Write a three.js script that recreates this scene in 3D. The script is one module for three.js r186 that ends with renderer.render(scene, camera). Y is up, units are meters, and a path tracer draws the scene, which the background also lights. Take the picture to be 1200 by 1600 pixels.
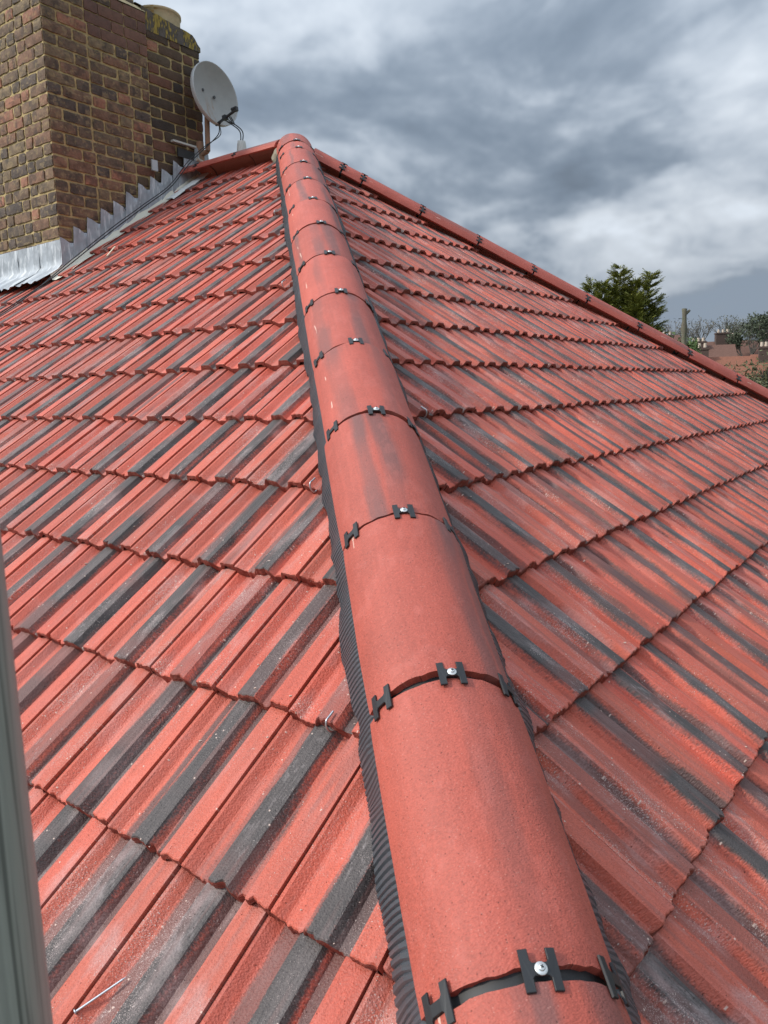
import * as THREE from 'three';
import { mergeGeometries, toCreasedNormals } from 'three/addons/utils/BufferGeometryUtils.js';

// ------------------------------------------------------------------ camera, sky, sun, exposure
const scene = new THREE.Scene();
const camera = new THREE.PerspectiveCamera(67.12, 0.75, 0.05, 3000);
camera.position.set(-0.265, -1.6745, 5.660);
camera.rotation.order = 'YXZ';
camera.rotation.set(-0.1524, -0.1448, -0.0237);
camera.focus = 2.4;
camera.userData.fStop = 16;
const renderer = new THREE.WebGLRenderer({ antialias: true });
renderer.toneMapping = THREE.LinearToneMapping;
renderer.toneMappingExposure = 1.48;
renderer.shadowMap.enabled = true;

const SUN = new THREE.Vector3(-0.76, 0.63, 0.07).normalize();
const sun = new THREE.DirectionalLight(new THREE.Color(1.0, 0.93, 0.82), 1.85);
sun.position.copy(SUN).multiplyScalar(40);
sun.castShadow = true; sun.shadow.radius = 12;
sun.shadow.mapSize.set(4096, 4096);
Object.assign(sun.shadow.camera, { left: -9, right: 9, top: 9, bottom: -9, near: 1, far: 120 });
scene.add(sun); scene.add(sun.target);

// ------------------------------------------------------------------ seeded random numbers and noise
function rng(seed) {
  let a = (seed * 2654435761) >>> 0;
  return () => { a = (a + 0x6D2B79F5) | 0; let t = Math.imul(a ^ (a >>> 15), 1 | a); t = (t + Math.imul(t ^ (t >>> 7), 61 | t)) ^ t; return ((t ^ (t >>> 14)) >>> 0) / 4294967296; };
}
const hash = (x, y, z) => { let h = Math.imul(x, 374761393) ^ Math.imul(y, 668265263) ^ Math.imul(z, 2147483647 ^ 0x5bd1e995); h = Math.imul(h ^ (h >>> 13), 1274126177); return ((h ^ (h >>> 16)) >>> 0) / 4294967296; };
const sm = t => t * t * (3 - 2 * t);
function n2(x, y, k = 0) {
  const xi = Math.floor(x), yi = Math.floor(y), u = sm(x - xi), v = sm(y - yi);
  const a = hash(xi, yi, k), b = hash(xi + 1, yi, k), c = hash(xi, yi + 1, k), d = hash(xi + 1, yi + 1, k);
  return a + (b - a) * u + (c - a) * v + (a - b - c + d) * u * v;
}
function fbr(x, y, o, k) { let s = 0, a = 1, m = 0; for (let i = 0; i < o; i++) { s += a * n2(x, y, k + i * 17); m += a; x = x * 2.03 + 11.3; y = y * 2.03 + 5.7; a *= .60; } return s / m; }
function fbm(x, y, o = 4, k = 0) { let s = 0, a = 0.5, m = 0; for (let i = 0; i < o; i++) { s += a * n2(x, y, k + i * 17); m += a; x = x * 2.03 + 11.3; y = y * 2.03 + 5.7; a *= 0.5; } return s / m; }
const clamp = (x, a = 0, b = 1) => Math.min(b, Math.max(a, x));
const step = (a, b, x) => sm(clamp((x - a) / (b - a)));
const mix = (a, b, t) => a + (b - a) * t;

// ------------------------------------------------------------------ sky: broken grey cloud, brighter towards the zenith and the sun
{
  const W = 2048, H = 1024, px = new Float32Array(W * H * 4);
  // broad cloud masses in the part of the sky in view: azimuth, elevation, half width, half height (degrees), lightness
  const mass = [[-2.6, 24.5, 5, 4, .12], [7, 25, 6, 2.6, .14], [2.0, 19.8, 6, 2.6, -.14], [0.5, 17.0, 4, 1.7, .30], [13, 21.5, 7, 3, -.05], [31, 19.5, 4.2, 3, .24], [34, 15.4, 3.6, 3, .22],
    [14, 16.0, 6, 3.2, -.28], [22.5, 13.6, 5.5, 2.2, -.34], [28, 16.5, 3, 1.8, -.10], [24.5, 10.0, 5, 1.7, .30], [31, 11.4, 4.5, 1.6, .24], [26, 6.6, 6, 1.6, -.02], [33, 5.0, 7, 2.2, -.02], [9, 16.6, 3.5, 1.8, .02]];
  for (let j = 0; j < H; j++) for (let i = 0; i < W; i++) {
    const el = ((j + .5) / H - .5) * Math.PI, ph = ((i + .5) / W - .5) * 2 * Math.PI, ce = Math.cos(el);
    const x = Math.cos(ph) * ce, y = Math.sin(el), z = Math.sin(ph) * ce, o = (j * W + i) * 4;
    if (y < -0.03) { px[o] = .10; px[o + 1] = .095; px[o + 2] = .085; px[o + 3] = 1; continue; }
    const q = 1 / (Math.max(y, 0) + 0.22), cx = x * q * 2.1 + 40, cz = z * q * 2.1 + 40;
    const wx = fbm(cx * .9, cz * .9, 3, 3) * 1.1, wz = fbm(cx * .9 + 9, cz * .9, 3, 5) * 1.1;
    const bil = Math.abs(fbm(cx * 2.4 + wx * .5, cz * 2.4 + wz * .5, 5, 37) - .5) * 2;
    let c = (fbr(cx + wx, cz + wz, 8, 21) - .5) * 1.75 + (fbr(cx * 4.1 + wx * 1.2, cz * 4.1 + wz * 1.2, 6, 31) - .5) * .5 + (bil - .16) * .22;
    const az = Math.atan2(x, -z) * 57.2958, ed = el * 57.2958;
    const waz = az + (fbm(az * .35, ed * .45, 4, 61) - .5) * 7, wed = ed + (fbm(az * .3 + 7, ed * .5, 4, 67) - .5) * 4.2;
    for (const m of mass) c += m[4] * Math.exp(-(((waz - m[0]) / m[2]) ** 2) - ((wed - m[1]) / m[3]) ** 2);
    c = c * .78 + .13 * Math.tanh(c * 7 + .6);
    const cd = clamp(x * SUN.x + y * SUN.y + z * SUN.z, -1, 1);
    const lum = 0.205 * (1 + 1.9 * y) * (1 + 1.6 * Math.pow(Math.max(0, cd), 3)) * Math.exp(c * 1.0);
    // thick cloud is a cooler grey, thin bright cloud nearly white
    const t = clamp(.5 + c * 1.1);
    px[o] = lum * mix(.77, .95, t); px[o + 1] = lum * mix(.97, 1.04, t); px[o + 2] = lum * mix(1.24, 1.15, t); px[o + 3] = 1;
  }
  const sky = new THREE.DataTexture(px, W, H, THREE.RGBAFormat, THREE.FloatType);
  sky.mapping = THREE.EquirectangularReflectionMapping; sky.magFilter = THREE.LinearFilter; sky.minFilter = THREE.LinearFilter; sky.wrapS = THREE.RepeatWrapping; sky.needsUpdate = true;
  scene.background = sky; scene.environment = sky;
}

// ------------------------------------------------------------------ frames of the roof: apex at the origin
const TH = 34.85 * Math.PI / 180, CT = Math.cos(TH), ST = Math.sin(TH), R2 = Math.SQRT1_2;
const V = (x, y, z) => new THREE.Vector3(x, y, z);
const dL = V(-R2, 0, -R2), dR = V(R2, 0, -R2), UP = V(0, 1, 0);
const downL = dR.clone().multiplyScalar(-CT).addScaledVector(UP, -ST), downR = dL.clone().multiplyScalar(-CT).addScaledVector(UP, -ST);
function orient(o, X, Z) { const Y = new THREE.Vector3().crossVectors(Z, X).normalize(); o.quaternion.setFromRotationMatrix(new THREE.Matrix4().makeBasis(X, Y, Z)); o.updateMatrixWorld(true); return o; }
const used = {};
function numbered(n) { const k = used[n] = (used[n] ?? -1) + 1; return k ? n + '_' + String(k).padStart(3, '0') : n; }
function thing(name, label, category, group) { const g = new THREE.Group(); g.name = numbered(name); g.userData = { label, category }; if (group) g.userData.group = group; scene.add(g); return g; }
function part(name, geo, mat, parent) { const m = new THREE.Mesh(geo, mat); m.name = name; m.castShadow = m.receiveShadow = true; parent.add(m); return m; }
function solo(name, geo, mat, label, category, group) { const m = part(numbered(name), geo, mat, scene); m.userData = { label, category }; if (group) m.userData.group = group; return m; }
function grid(rows, idxCols, index) { for (let r = 0; r < rows - 1; r++) for (let c = 0; c < idxCols - 1; c++) { const a = r * idxCols + c, b = a + 1, d = a + idxCols, e = d + 1; index.push(a, d, b, b, d, e); } }
// a patch given as rows of [x, y, z, u, v]
function patch(rows, flip) {
  const nC = rows[0].length, pos = [], uv = [], idx = [];
  for (const r of rows) for (const p of r) { pos.push(p[0], p[1], p[2]); uv.push(p[3] ?? 0, p[4] ?? 0); }
  for (let r = 0; r < rows.length - 1; r++) for (let c = 0; c < nC - 1; c++) { const a = r * nC + c, b = a + 1, d = a + nC, e = d + 1; if (flip) idx.push(a, b, d, b, e, d); else idx.push(a, d, b, b, d, e); }
  const g = new THREE.BufferGeometry();
  g.setAttribute('position', new THREE.Float32BufferAttribute(pos, 3)); g.setAttribute('uv', new THREE.Float32BufferAttribute(uv, 2));
  g.setIndex(idx); g.computeVertexNormals(); return g;
}
const flat = g => { const f = g.index ? g.toNonIndexed() : g; return f; };
const merge = list => mergeGeometries(list.map(flat));
const M4 = () => new THREE.Matrix4();
function box(w, h, d, x = 0, y = 0, z = 0) { const g = new THREE.BoxGeometry(w, h, d); g.translate(x, y, z); return g; }
function tube(pts, r, seg = 40, rad = 7) { return new THREE.TubeGeometry(new THREE.CatmullRomCurve3(pts), seg, r, rad, false); }
function rod(a, b, r, r2 = r, n = 12) { const d = new THREE.Vector3().subVectors(b, a), g = new THREE.CylinderGeometry(r2, r, d.length(), n); g.applyQuaternion(new THREE.Quaternion().setFromUnitVectors(UP, d.clone().normalize())); g.translate((a.x + b.x) / 2, (a.y + b.y) / 2, (a.z + b.z) / 2); return g; }

// ------------------------------------------------------------------ textures
const toS = x => { x = clamp(x); return Math.round(255 * (x <= .0031308 ? x * 12.92 : 1.055 * Math.pow(x, 1 / 2.4) - .055)); };
function makeTex(W, H, fn, srgb = true) {
  const d = new Uint8Array(W * H * 4);
  for (let j = 0; j < H; j++) for (let i = 0; i < W; i++) { const c = fn(i, j), o = (j * W + i) * 4; if (srgb) { d[o] = toS(c[0]); d[o + 1] = toS(c[1]); d[o + 2] = toS(c[2]); } else { d[o] = d[o + 1] = d[o + 2] = Math.round(255 * clamp(c)); } d[o + 3] = 255; }
  const t = new THREE.DataTexture(d, W, H, THREE.RGBAFormat); t.magFilter = THREE.LinearFilter; t.minFilter = THREE.LinearMipmapLinearFilter; t.generateMipmaps = true; t.wrapS = t.wrapT = THREE.RepeatWrapping; if (srgb) t.colorSpace = THREE.SRGBColorSpace; t.needsUpdate = true; return t;
}
function std(o) { return new THREE.MeshStandardMaterial(o); }
const lin = (r, g, b) => new THREE.Color().setRGB(r, g, b);

// roof tile atlas: 8 x 4 cells of 256 x 512; the last cell is the broken concrete of the cut ends
const TW = 0.203, TV = 0.372, GA = 0.308, TK = 0.0215, RH = 0.0195, S0 = 0.257, ROWS = 15;
const CELLS = 31;
let tileMap, tileBump;
{
  const W = 2048, H = 2048, CW = 256, CH = 512;
  const par = [];
  for (let k = 0; k < 32; k++) {
    const r = rng(900 + k), b = [];
    // pigment bands: [centre, half width, strength], mostly along the middle roll and the channel beside it
    const s = [1, 1, .86, 1, .50, 1, .95, 1][k % 8];
    b.push([.465 + (r() - .5) * .03, .125 + r() * .045, s]);
    if (r() < .70) b.push([.665 + (r() - .5) * .03, .06 + r() * .04, .75 + .25 * r()]);
    if (r() < .36) b.push([.24 + (r() - .5) * .06, .05 + r() * .05, .35 + .5 * r()]);
    if (r() < .12) b.push([.88, .07, .3 + .4 * r()]);
    par.push({ b, tone: .88 + .24 * r(), hue: r(), speck: [.15, .5, 1.0, .25, .6, .1, .35, .8][(k * 5 + 3) % 8], scuff: r(), pale: r() });
  }
  const hgt = new Float32Array(W * H);
  tileMap = makeTex(W, H, (i, j) => {
    const ci = Math.floor(i / CW), cj = Math.floor(j / CH), k = cj * 8 + ci, li = i - ci * CW, lj = j - cj * CH, p = par[k];
    const f = (li - 8) / 240, v = (lj - 8) / 496 * TV, u = f * TW, ox = k * 13.7;
    const g1 = hash(i, j, 7), g2 = n2(i * .45, j * .45, 9);
    hgt[j * W + i] = .5 + (g1 - .5) * .35 + (g2 - .5) * .5;
    if (k === 31) {
      const c = fbm(li * .12, lj * .12, 4, 40), t = .75 + .5 * c + (g1 - .5) * .25; hgt[j * W + i] = c + (g2 - .5) * .4;
      const w = step(.72, .8, n2(li * .11, lj * .11, 44)) * .5;
      return [mix(.23 * t, .40, w * .35), mix(.046 * t, .20, w * .35), mix(.030 * t, .16, w * .35)];
    }
    const lo = fbm(u * 22 + ox, v * 9, 3, 50), st = fbm(u * 160 + ox, v * 5, 3, 53), st2 = n2(u * 420 + ox, v * 7, 57);
    const t = p.tone * (.74 + .26 * lo + .26 * st + (g1 - .5) * .24 + (g2 - .5) * .26);
    let r = .49 * t, g = mix(.084, .106, p.hue) * t, b = mix(.049, .064, p.hue) * t;
    // bleached, pinker stretches of the red
    const pl = step(.52, .78, fbm(u * 40 + ox + 5, v * 6, 3, 58)) * (.10 + .26 * p.pale);
    r = mix(r, .58, pl); g = mix(g, .20, pl); b = mix(b, .165, pl);
    let dk = 0;
    const wob = (fbm(v * 9 + ox, u * 12, 3, 60) - .5) * .045 + (n2(v * 3 + ox, 3.3, 64) - .5) * .035;
    for (const [c, w, s] of p.b) {
      const along = clamp(.62 + 1.0 * fbm(v * 6 + ox + c * 31, c * 7, 3, 66));
      const d = Math.abs(f + wob - c) / w; dk = Math.max(dk, s * along * (1 - step(.66, 1.18, d + (st - .5) * .6 + (lo - .5) * .4 + (g2 - .5) * .2)));
    }
    const gt = (.72 + .55 * st2 + .5 * (lo - .5) + (g1 - .5) * .36);
    r = mix(r, .066 * gt, dk); g = mix(g, .053 * gt, dk); b = mix(b, .050 * gt, dk);
    // brown halo where the two pigments were thrown together, and thin dark drag lines along the tile
    const hz = step(.60, .80, fbm(u * 55 + ox + 2, v * 4, 3, 96)) * .42; r = mix(r, .20, hz); g = mix(g, .085, hz); b = mix(b, .072, hz);
    // chalky bloom
    const bl = step(.50, .80, fbm(u * 34 + ox + 8, v * 13, 4, 97)) * (.04 + .34 * p.speck) * (.6 + .8 * g2); r = mix(r, .50, bl * .7); g = mix(g, .38, bl * .7); b = mix(b, .36, bl * .7);
    // pale scuffs and cement smears, strongest on the top of the middle roll
    const onRoll = step(.32, .36, f) * (1 - step(.54, .58, f));
    const sc = step(.60, .74, fbm(u * 260 + ox, v * 70 + n2(u * 30, v * 30, 71) * 3, 4, 70)) * step(.45, .75, fbm(u * 18 + ox, v * 12, 2, 74)) * (.25 + .5 * onRoll) * p.scuff;
    r = mix(r, .40, sc * .55); g = mix(g, .34, sc * .55); b = mix(b, .33, sc * .55);
    // cement dust: clustered pale specks
    const dens = step(.40, .78, fbm(u * 14 + ox + 3, v * 9, 3, 80)) * p.speck * (p.speck > .7 ? 2.0 : 1);
    const cell = hash(i >> 1, j >> 1, 83), big = hash(i >> 2, j >> 2, 87);
    if (hash(i, j, 85) < .11 * dens) { const w = .4 + .6 * g1; r = mix(r, .60, w); g = mix(g, .48, w); b = mix(b, .44, w); hgt[j * W + i] += .25; }
    if (cell < .022 * dens) { const w = .35 + .5 * hash(i >> 1, j >> 1, 84); r = mix(r, .62, w); g = mix(g, .52, w); b = mix(b, .47, w); hgt[j * W + i] += .3; }
    else if (big < .004 * dens + .0006) { r = mix(r, .66, .75); g = mix(g, .50, .75); b = mix(b, .42, .75); hgt[j * W + i] += .35; }
    if (hash(i >> 1, j >> 1, 91) < .0016) { r *= .35; g *= .35; b *= .35; hgt[j * W + i] -= .5; }
    return [r, g, b];
  });
  tileBump = makeTex(W, H, (i, j) => hgt[j * W + i], false);
}
const tileMat = std({ map: tileMap, bumpMap: tileBump, bumpScale: 0.0018, roughness: .6 });
const cellUV = (k, f, v) => [((k % 8) * 256 + 8 + 240 * clamp(f)) / 2048, (Math.floor(k / 8) * 512 + 8 + 496 * clamp(v / TV)) / 2048];

// ------------------------------------------------------------------ roof tiles
const KEY = [[0, .74], [.03, .70], [.115, .08], [.14, .0], [.27, 0], [.295, .07], [.345, .94], [.365, 1], [.54, 1], [.562, .94], [.625, .07], [.65, 0], [.695, .0], [.72, .08], [.765, .94], [.785, 1], [1, 1]];
function prof(f) { for (let i = 1; i < KEY.length; i++) if (f <= KEY[i][0]) { const a = KEY[i - 1], b = KEY[i]; return a[1] + (b[1] - a[1]) * (f - a[0]) / (b[0] - a[0]); } return 1; }
// slope distance of each course's front edge, and small side steps of the lowest courses
const FRONT = { L: [], R: [] }, SHIFT = { L: [], R: [] };
for (let k = 0; k < ROWS; k++) { FRONT.L.push(k < 10 ? S0 + k * GA : [3.322, 3.616, 3.924, 4.232, 4.542][k - 10]); FRONT.R.push(k < 10 ? S0 + k * GA : [3.346, 3.658, 3.968, 4.288, 4.600][k - 10]); SHIFT.L.push(k < 12 ? 0 : [-.004, -.014, -.030][k - 12]); SHIFT.R.push(0); }
// top of the tiles at (f along one tile, slope distance s), in the frame of a roof slope
function roofTop(f, s, side) { let k = FRONT[side].findIndex(q => q >= s - 1e-6); if (k < 0) k = ROWS - 1; const v = FRONT[side][k] - s; return RH * (prof(f) - 1) - TK * v / GA; }
function tileGeo(cell, seed, hi, vmax) {
  const r = rng(seed), F = new Set(KEY.map(k => k[0])); const n = hi ? 46 : 12; for (let i = 0; i <= n; i++) F.add(i / n);
  let fs = [...F].sort((a, b) => a - b); fs = fs.filter((f, i) => i === 0 || f - fs[i - 1] > .004);
  const lim = f => vmax ? Math.min(TV, vmax(f)) : TV;
  fs = fs.filter(f => lim(f) > 0.004);
  if (fs.length < 3) return null;
  const x = f => .0012 + f * (TW - .0036);
  const chip = []; if (hi) for (let i = 0; i < 5; i++) chip.push([r(), .015 + .05 * r(), .0015 + .006 * r() * r()]);
  const o1 = r() * 50;
  const vs = hi ? [0, .0022, .008, .03, .08, .14, .20, .26, .31, TV] : [0, .004, .12, .31, TV];
  const edge = f => { let e = (n2(f * 34 + o1, 1, 5) - .5) * .0042 + (n2(f * 9 + o1, 7, 5) - .5) * .004; let d = 0; for (const c of chip) { const q = 1 - Math.abs(f - c[0]) / c[1]; if (q > 0) d = Math.max(d, c[2] * Math.min(1, q * 2)); } return [e, d]; };
  const amp = hi ? 1 : .5;
  const warp = (f, v) => (n2(f * 4 + o1, v * 8, 15) - .5) * .0022;
  const top = vs.map((v, iv) => fs.map(f => {
    const L = lim(f), [e, d] = edge(f); let vv = Math.min(v, L); if (iv === 0) vv = Math.min(L, e * amp + d); else if (v < .03) vv = Math.min(L, v + (e * amp + d));
    let y = RH * (prof(f) - 1) - TK * vv / GA + warp(f, vv); if (iv === 0) y -= .0016 + d * .5;
    const w = cellUV(cell, f, vv); return [x(f), y, -vv, w[0], w[1]];
  }));
  const under = f => (f > .80 && f < .93) ? .52 : 1;            // the notch of the side lock under the seam roll
  const front = [0, .25, .6, 1].map((q, iq) => fs.map((f, i) => {
    const p = top[0][i], h = TK * under(f) * (1.0 + (n2(f * 26 + o1, 3, 8) - .5) * .2) - .0006; const w = cellUV(31, f, q * .03 + .05 + o1 % .2);
    return [p[0], p[1] - q * h, p[2] + (iq ? (n2(f * 40 + o1, q * 9, 6) - .5) * .0042 * amp + .0012 : 0), w[0], w[1]];
  }));
  const col = (i, side) => [0, 1].map(q => top.map(row => [row[i][0], row[i][1] - q * (TK * .96), row[i][2], row[i][3], row[i][4]]));
  const list = [toCreasedNormals(patch(top, true), .30), patch(front, false), patch(col(0), false), patch(col(fs.length - 1), true)];
  return merge(list);
}
const hiVar = [], loVar = [];
for (let k = 0; k < CELLS; k++) { hiVar.push(tileGeo(k, 300 + k, true)); loVar.push(tileGeo(k, 300 + k, false)); }

const NEARCAM = camera; camera.updateMatrixWorld(true);
const camInv = camera.matrixWorld.clone().invert();
function inFrame(p) { const q = p.clone().applyMatrix4(camInv); if (q.z > -.05) return null; const s = 1 / Math.tan(67.12 * Math.PI / 360); return [q.x / -q.z * s / .75, q.y / -q.z * s, -q.z]; }

// chimney footprint on the left slope, in its frame: x runs to the right looking up the slope
const CH = { t: 1.093, d: -1.154, w: 1.02, len: 1.325, split: .822 };
function buildSlope(g, side, xmin, xmax, phase, seed) {
  const rnd = rng(seed), spare = [], list = [];
  for (let row = 0; row < ROWS; row++) {
    const s = FRONT[side][row], ph0 = phase; phase = ph0 + SHIFT[side][row]; const j0 = Math.floor((xmin(s) - phase) / TW) - 1, j1 = Math.ceil((xmax(s) - phase) / TW) + 1;
    for (let j = j0; j < j1; j++) {
      const x0 = phase + j * TW, dusty = rnd() < (side === 'R' && row > 8 ? .75 * Math.exp(-Math.max(0, x0 + s * CT) / .5) : .10), ck = rnd(), cell = dusty ? [3, 4, 11, 12, 19, 20, 27, 28][Math.floor(ck * 8)] : Math.floor(ck * CELLS), jy = (rnd() - .5) * .0036, jz = (rnd() - .5) * .006, jr = (rnd() - .5) * .014, sd = Math.floor(rnd() * 1e6);
      const lo = xmin(s - TV), hiX = xmax(s - TV);
      // length left on each line of the tile by the hip cuts
      const vm = f => { const x = x0 + f * TW; let m = 9; m = Math.min(m, cutLen(side, x, s)); return m; };
      const a = vm(0), b = vm(1), mid = vm(.5);
      if (Math.max(a, b) < .01 || x0 + TW < xmin(s) - .001 && side === 'L' && a > 1 && false) continue;
      if (side === 'L') {
        if (x0 < xmin(s)) continue;
        // wholly under the chimney
        const planLo = -(s - .0) * CT, planHi = -(s - GA) * CT;
        if (-x0 - TW > CH.t + .02 && -x0 < CH.t + CH.w - .02 && planLo > CH.d + .03) continue;
      }
      const w = g.localToWorld(V(x0 + TW / 2, 0, s - GA / 2)), q = inFrame(w), dist = q ? q[2] : 9;
      const vis = q && Math.abs(q[0]) < 1.12 && Math.abs(q[1]) < 1.2 && !(side === 'L' && -x0 > CH.t && s < 1.5);
      list.push({ x0, s, cell, jy, jz, jr, sd, cut: Math.min(a, b) < TV, vm, rank: vis ? dist : 50 + dist, hi: dist < 2.7 });
    }
    phase = ph0;
  }
  list.sort((p, q) => p.rank - q.rank);
  list.forEach((t, i) => {
    const geo = t.cut ? tileGeo(t.cell, t.sd, t.hi, t.vm) : (t.hi ? hiVar : loVar)[t.cell];
    if (!geo) return;
    const pos = V(t.x0, t.jy, t.s + t.jz);
    if (i < 298) { const m = part('roof_tile', geo, tileMat, g); m.position.copy(pos); m.rotation.y = t.jr * .6; }
    else { const c = geo.clone(); c.translate(pos.x, pos.y, pos.z); spare.push(c); }
  });
  if (spare.length) { const m = part('roof_tiles_beyond', mergeGeometries(spare), tileMat, g); m.userData.kind = 'stuff'; }
  console.log(side, list.length, 'spare', spare.length);
}
const MARG = .05;
function cutLen(side, x, s) {
  if (side === 'L') return s - .03 - Math.max(0, (x + MARG) / CT - .0);
  const near = s - .03 - Math.max(0, (-x + MARG) / CT), far = s - .03 - Math.max(0, (x + MARG) / CT);
  return Math.min(near, far);
}
const deckMat = std({ color: lin(.03, .028, .027), roughness: .9 });
const slopeL = thing('tiled_roof_slope', 'sunlit red and grey concrete tiled slope below the brick chimney', 'roof');
orient(slopeL, dL.clone().negate(), downL);
buildSlope(slopeL, 'L', s => -Math.min(2.9, 3.9 - s * .95), s => s * CT, 2.660 - 16 * TW, 41);
const slopeR = thing('tiled_roof_slope', 'triangular red tiled hip end slope to the right of the capping', 'roof');
orient(slopeR, dR.clone(), downR);
buildSlope(slopeR, 'R', s => -s * CT, s => s * CT, -2.675 - 6 * TW, 43);
{
  const Z = 4.51, y = -TK - RH - .012;
  const mk = pts => { const sh = new THREE.Shape(pts.map(p => new THREE.Vector2(p[0], p[1]))); const e = new THREE.ExtrudeGeometry(sh, { depth: .03, bevelEnabled: false }); e.rotateX(Math.PI / 2); e.translate(0, y, 0); return e; };
  part('roof_deck', mk([[0, .06], [-3, .06], [-3, Z], [Z * CT - .02, Z]]), deckMat, slopeL);
  part('roof_deck', mk([[0, .06], [-Z * CT + .02, Z], [Z * CT - .02, Z]]), deckMat, slopeR);
}

// ------------------------------------------------------------------ hip and ridge cappings
const HIPD = V(0, -ST, Math.SQRT2 * CT).normalize();
let capMap, capBump;
{
  const W = 2048, H = 1024, CW = 256, CH2 = 512, par = [];
  for (let k = 0; k < 16; k++) { const r = rng(5200 + k), b = []; const nb = 1 + Math.floor(r() * 3); for (let i = 0; i < nb; i++) b.push([.12 + .76 * r(), .035 + .06 * r(), .25 + .5 * r(), r()]); par.push({ b, tone: .9 + .2 * r() }); }
  par[0].b = [[.42, .05, .45, .3], [.62, .03, .3, .5]]; par[1].b = [[.34, .03, .5, .9], [.70, .07, .55, .2]]; par[2].b = [[.40, .06, .35, .2], [.74, .09, .55, .4]]; par[3].b = [[.36, .06, .7, .4], [.72, .05, .6, .6]];
  const hgt = new Float32Array(W * H);
  capMap = makeTex(W, H, (i, j) => {
    const ci = Math.floor(i / CW), cj = Math.floor(j / CH2), k = cj * 8 + ci, f = (i - ci * CW) / CW, v = (j - cj * CH2) / CH2, p = par[k], ox = k * 9.1;
    const g1 = hash(i, j, 107), g2 = n2(i * .5, j * .5, 109), lo = fbm(f * 5 + ox, v * 4, 4, 110), st = fbm(f * 40 + ox, v * 2.2, 3, 113);
    const t = p.tone * (.80 + .26 * lo + .16 * st + (g1 - .5) * .26 + (g2 - .5) * .24);
    let r = .43 * t, g = .088 * t, b = .058 * t, d = 0;
    for (const [c, w, s, e] of p.b) { const q = Math.abs(f + (fbm(v * 4 + ox, c * 9, 3, 115) - .5) * .06 - c) / w; d = Math.max(d, s * clamp(.35 + 1.1 * n2(v * 2.6 + ox + c * 20, 2, 118)) * (1 - step(.25, 1.35, q + (st - .5) * .7))); }
    r = mix(r, .13, d); g = mix(g, .075, d); b = mix(b, .07, d);
    const pk = step(.55, .8, fbm(f * 16 + ox, v * 12, 3, 119)) * .16; r = mix(r, .58, pk); g = mix(g, .17, pk); b = mix(b, .135, pk);
    hgt[j * W + i] = .5 + (g1 - .5) * .55 + (g2 - .5) * .3;
    if (hash(i, j >> 1, 121) < .004) { r *= .4; g *= .4; b *= .4; hgt[j * W + i] = 0; }
    if (hash(i, j, 122) < .004) { r = mix(r, .6, .5); g = mix(g, .36, .5); b = mix(b, .3, .5); }
    // scratches left by handling, near the left edge
    const sx = Math.abs(f - .13 - .05 * n2(v * 3 + ox, 1, 124) - (v - .5) * .03); if (sx < .007 * step(.80, .95, n2(v * 8 + ox, 5, 125))) { r = mix(r, .72, .7); g = mix(g, .52, .7); b = mix(b, .42, .7); }
    return [r, g, b];
  });
  capBump = makeTex(W, H, (i, j) => hgt[j * W + i], false);
}
const capMat = std({ map: capMap, bumpMap: capBump, bumpScale: .0012, roughness: .62 });
const CR = .1305, CC = .099 - CR, CA = 73.4 * Math.PI / 180;       // arc of a capping: radius, height of its centre, half angle
function capGeo(len, k, seed) {
  const r = rng(seed), N = 30, R = 14, th = .0165, o = r() * 90, rows = [], inner = [];
  for (let i = 0; i <= R; i++) {
    const q = i / R, z = q * len, a = [], b = [];
    for (let c = 0; c <= N; c++) {
      const an = -CA + 2 * CA * c / N, wob = (n2(an * 2 + o, z * 7, 131) - .5) * .003, end = (i === 0 || i === R) ? -.0012 : 0;
      const rag = i === R ? (n2(an * 22 + o, 3, 132) - .5) * .0042 : i === 0 ? (n2(an * 22 + o, 9, 132) - .5) * .003 : 0;
      const rr = CR + wob + end, u = ((k % 8) + .02 + .96 * c / N) / 8, v = (Math.floor(k / 8) + .01 + .98 * q) / 2;
      a.push([Math.sin(an) * rr, CC + Math.cos(an) * rr, z + rag, u, v]);
      b.push([Math.sin(an) * (rr - th), CC + Math.cos(an) * (rr - th), z + rag, u, v]);
    }
    rows.push(a); inner.push(b);
  }
  const side = c => [rows.map(x => x[c]), inner.map(x => x[c])];
  const endf = (i) => [rows[i], rows[i].map((p, c) => { const q = inner[i][c], w = .5; return [mix(p[0], q[0], w), mix(p[1], q[1], w), mix(p[2], q[2], w) + (n2(c * .9 + o, 4, 133) - .5) * .004, p[3], p[4]]; }), inner[i]];
  return merge([patch(rows, false), patch(inner, true), patch(side(0), false), patch(side(N), true), patch(endf(0), true), patch(endf(R), false)]);
}
const plastic = std({ color: lin(.018, .019, .021), roughness: .5 });
const rubber = std({ color: lin(.03, .034, .040), roughness: .42 });
const zinc = std({ color: lin(.72, .72, .70), roughness: .34, metalness: .85 });
const slotMat = std({ color: lin(.02, .02, .02), roughness: .7 });
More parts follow.
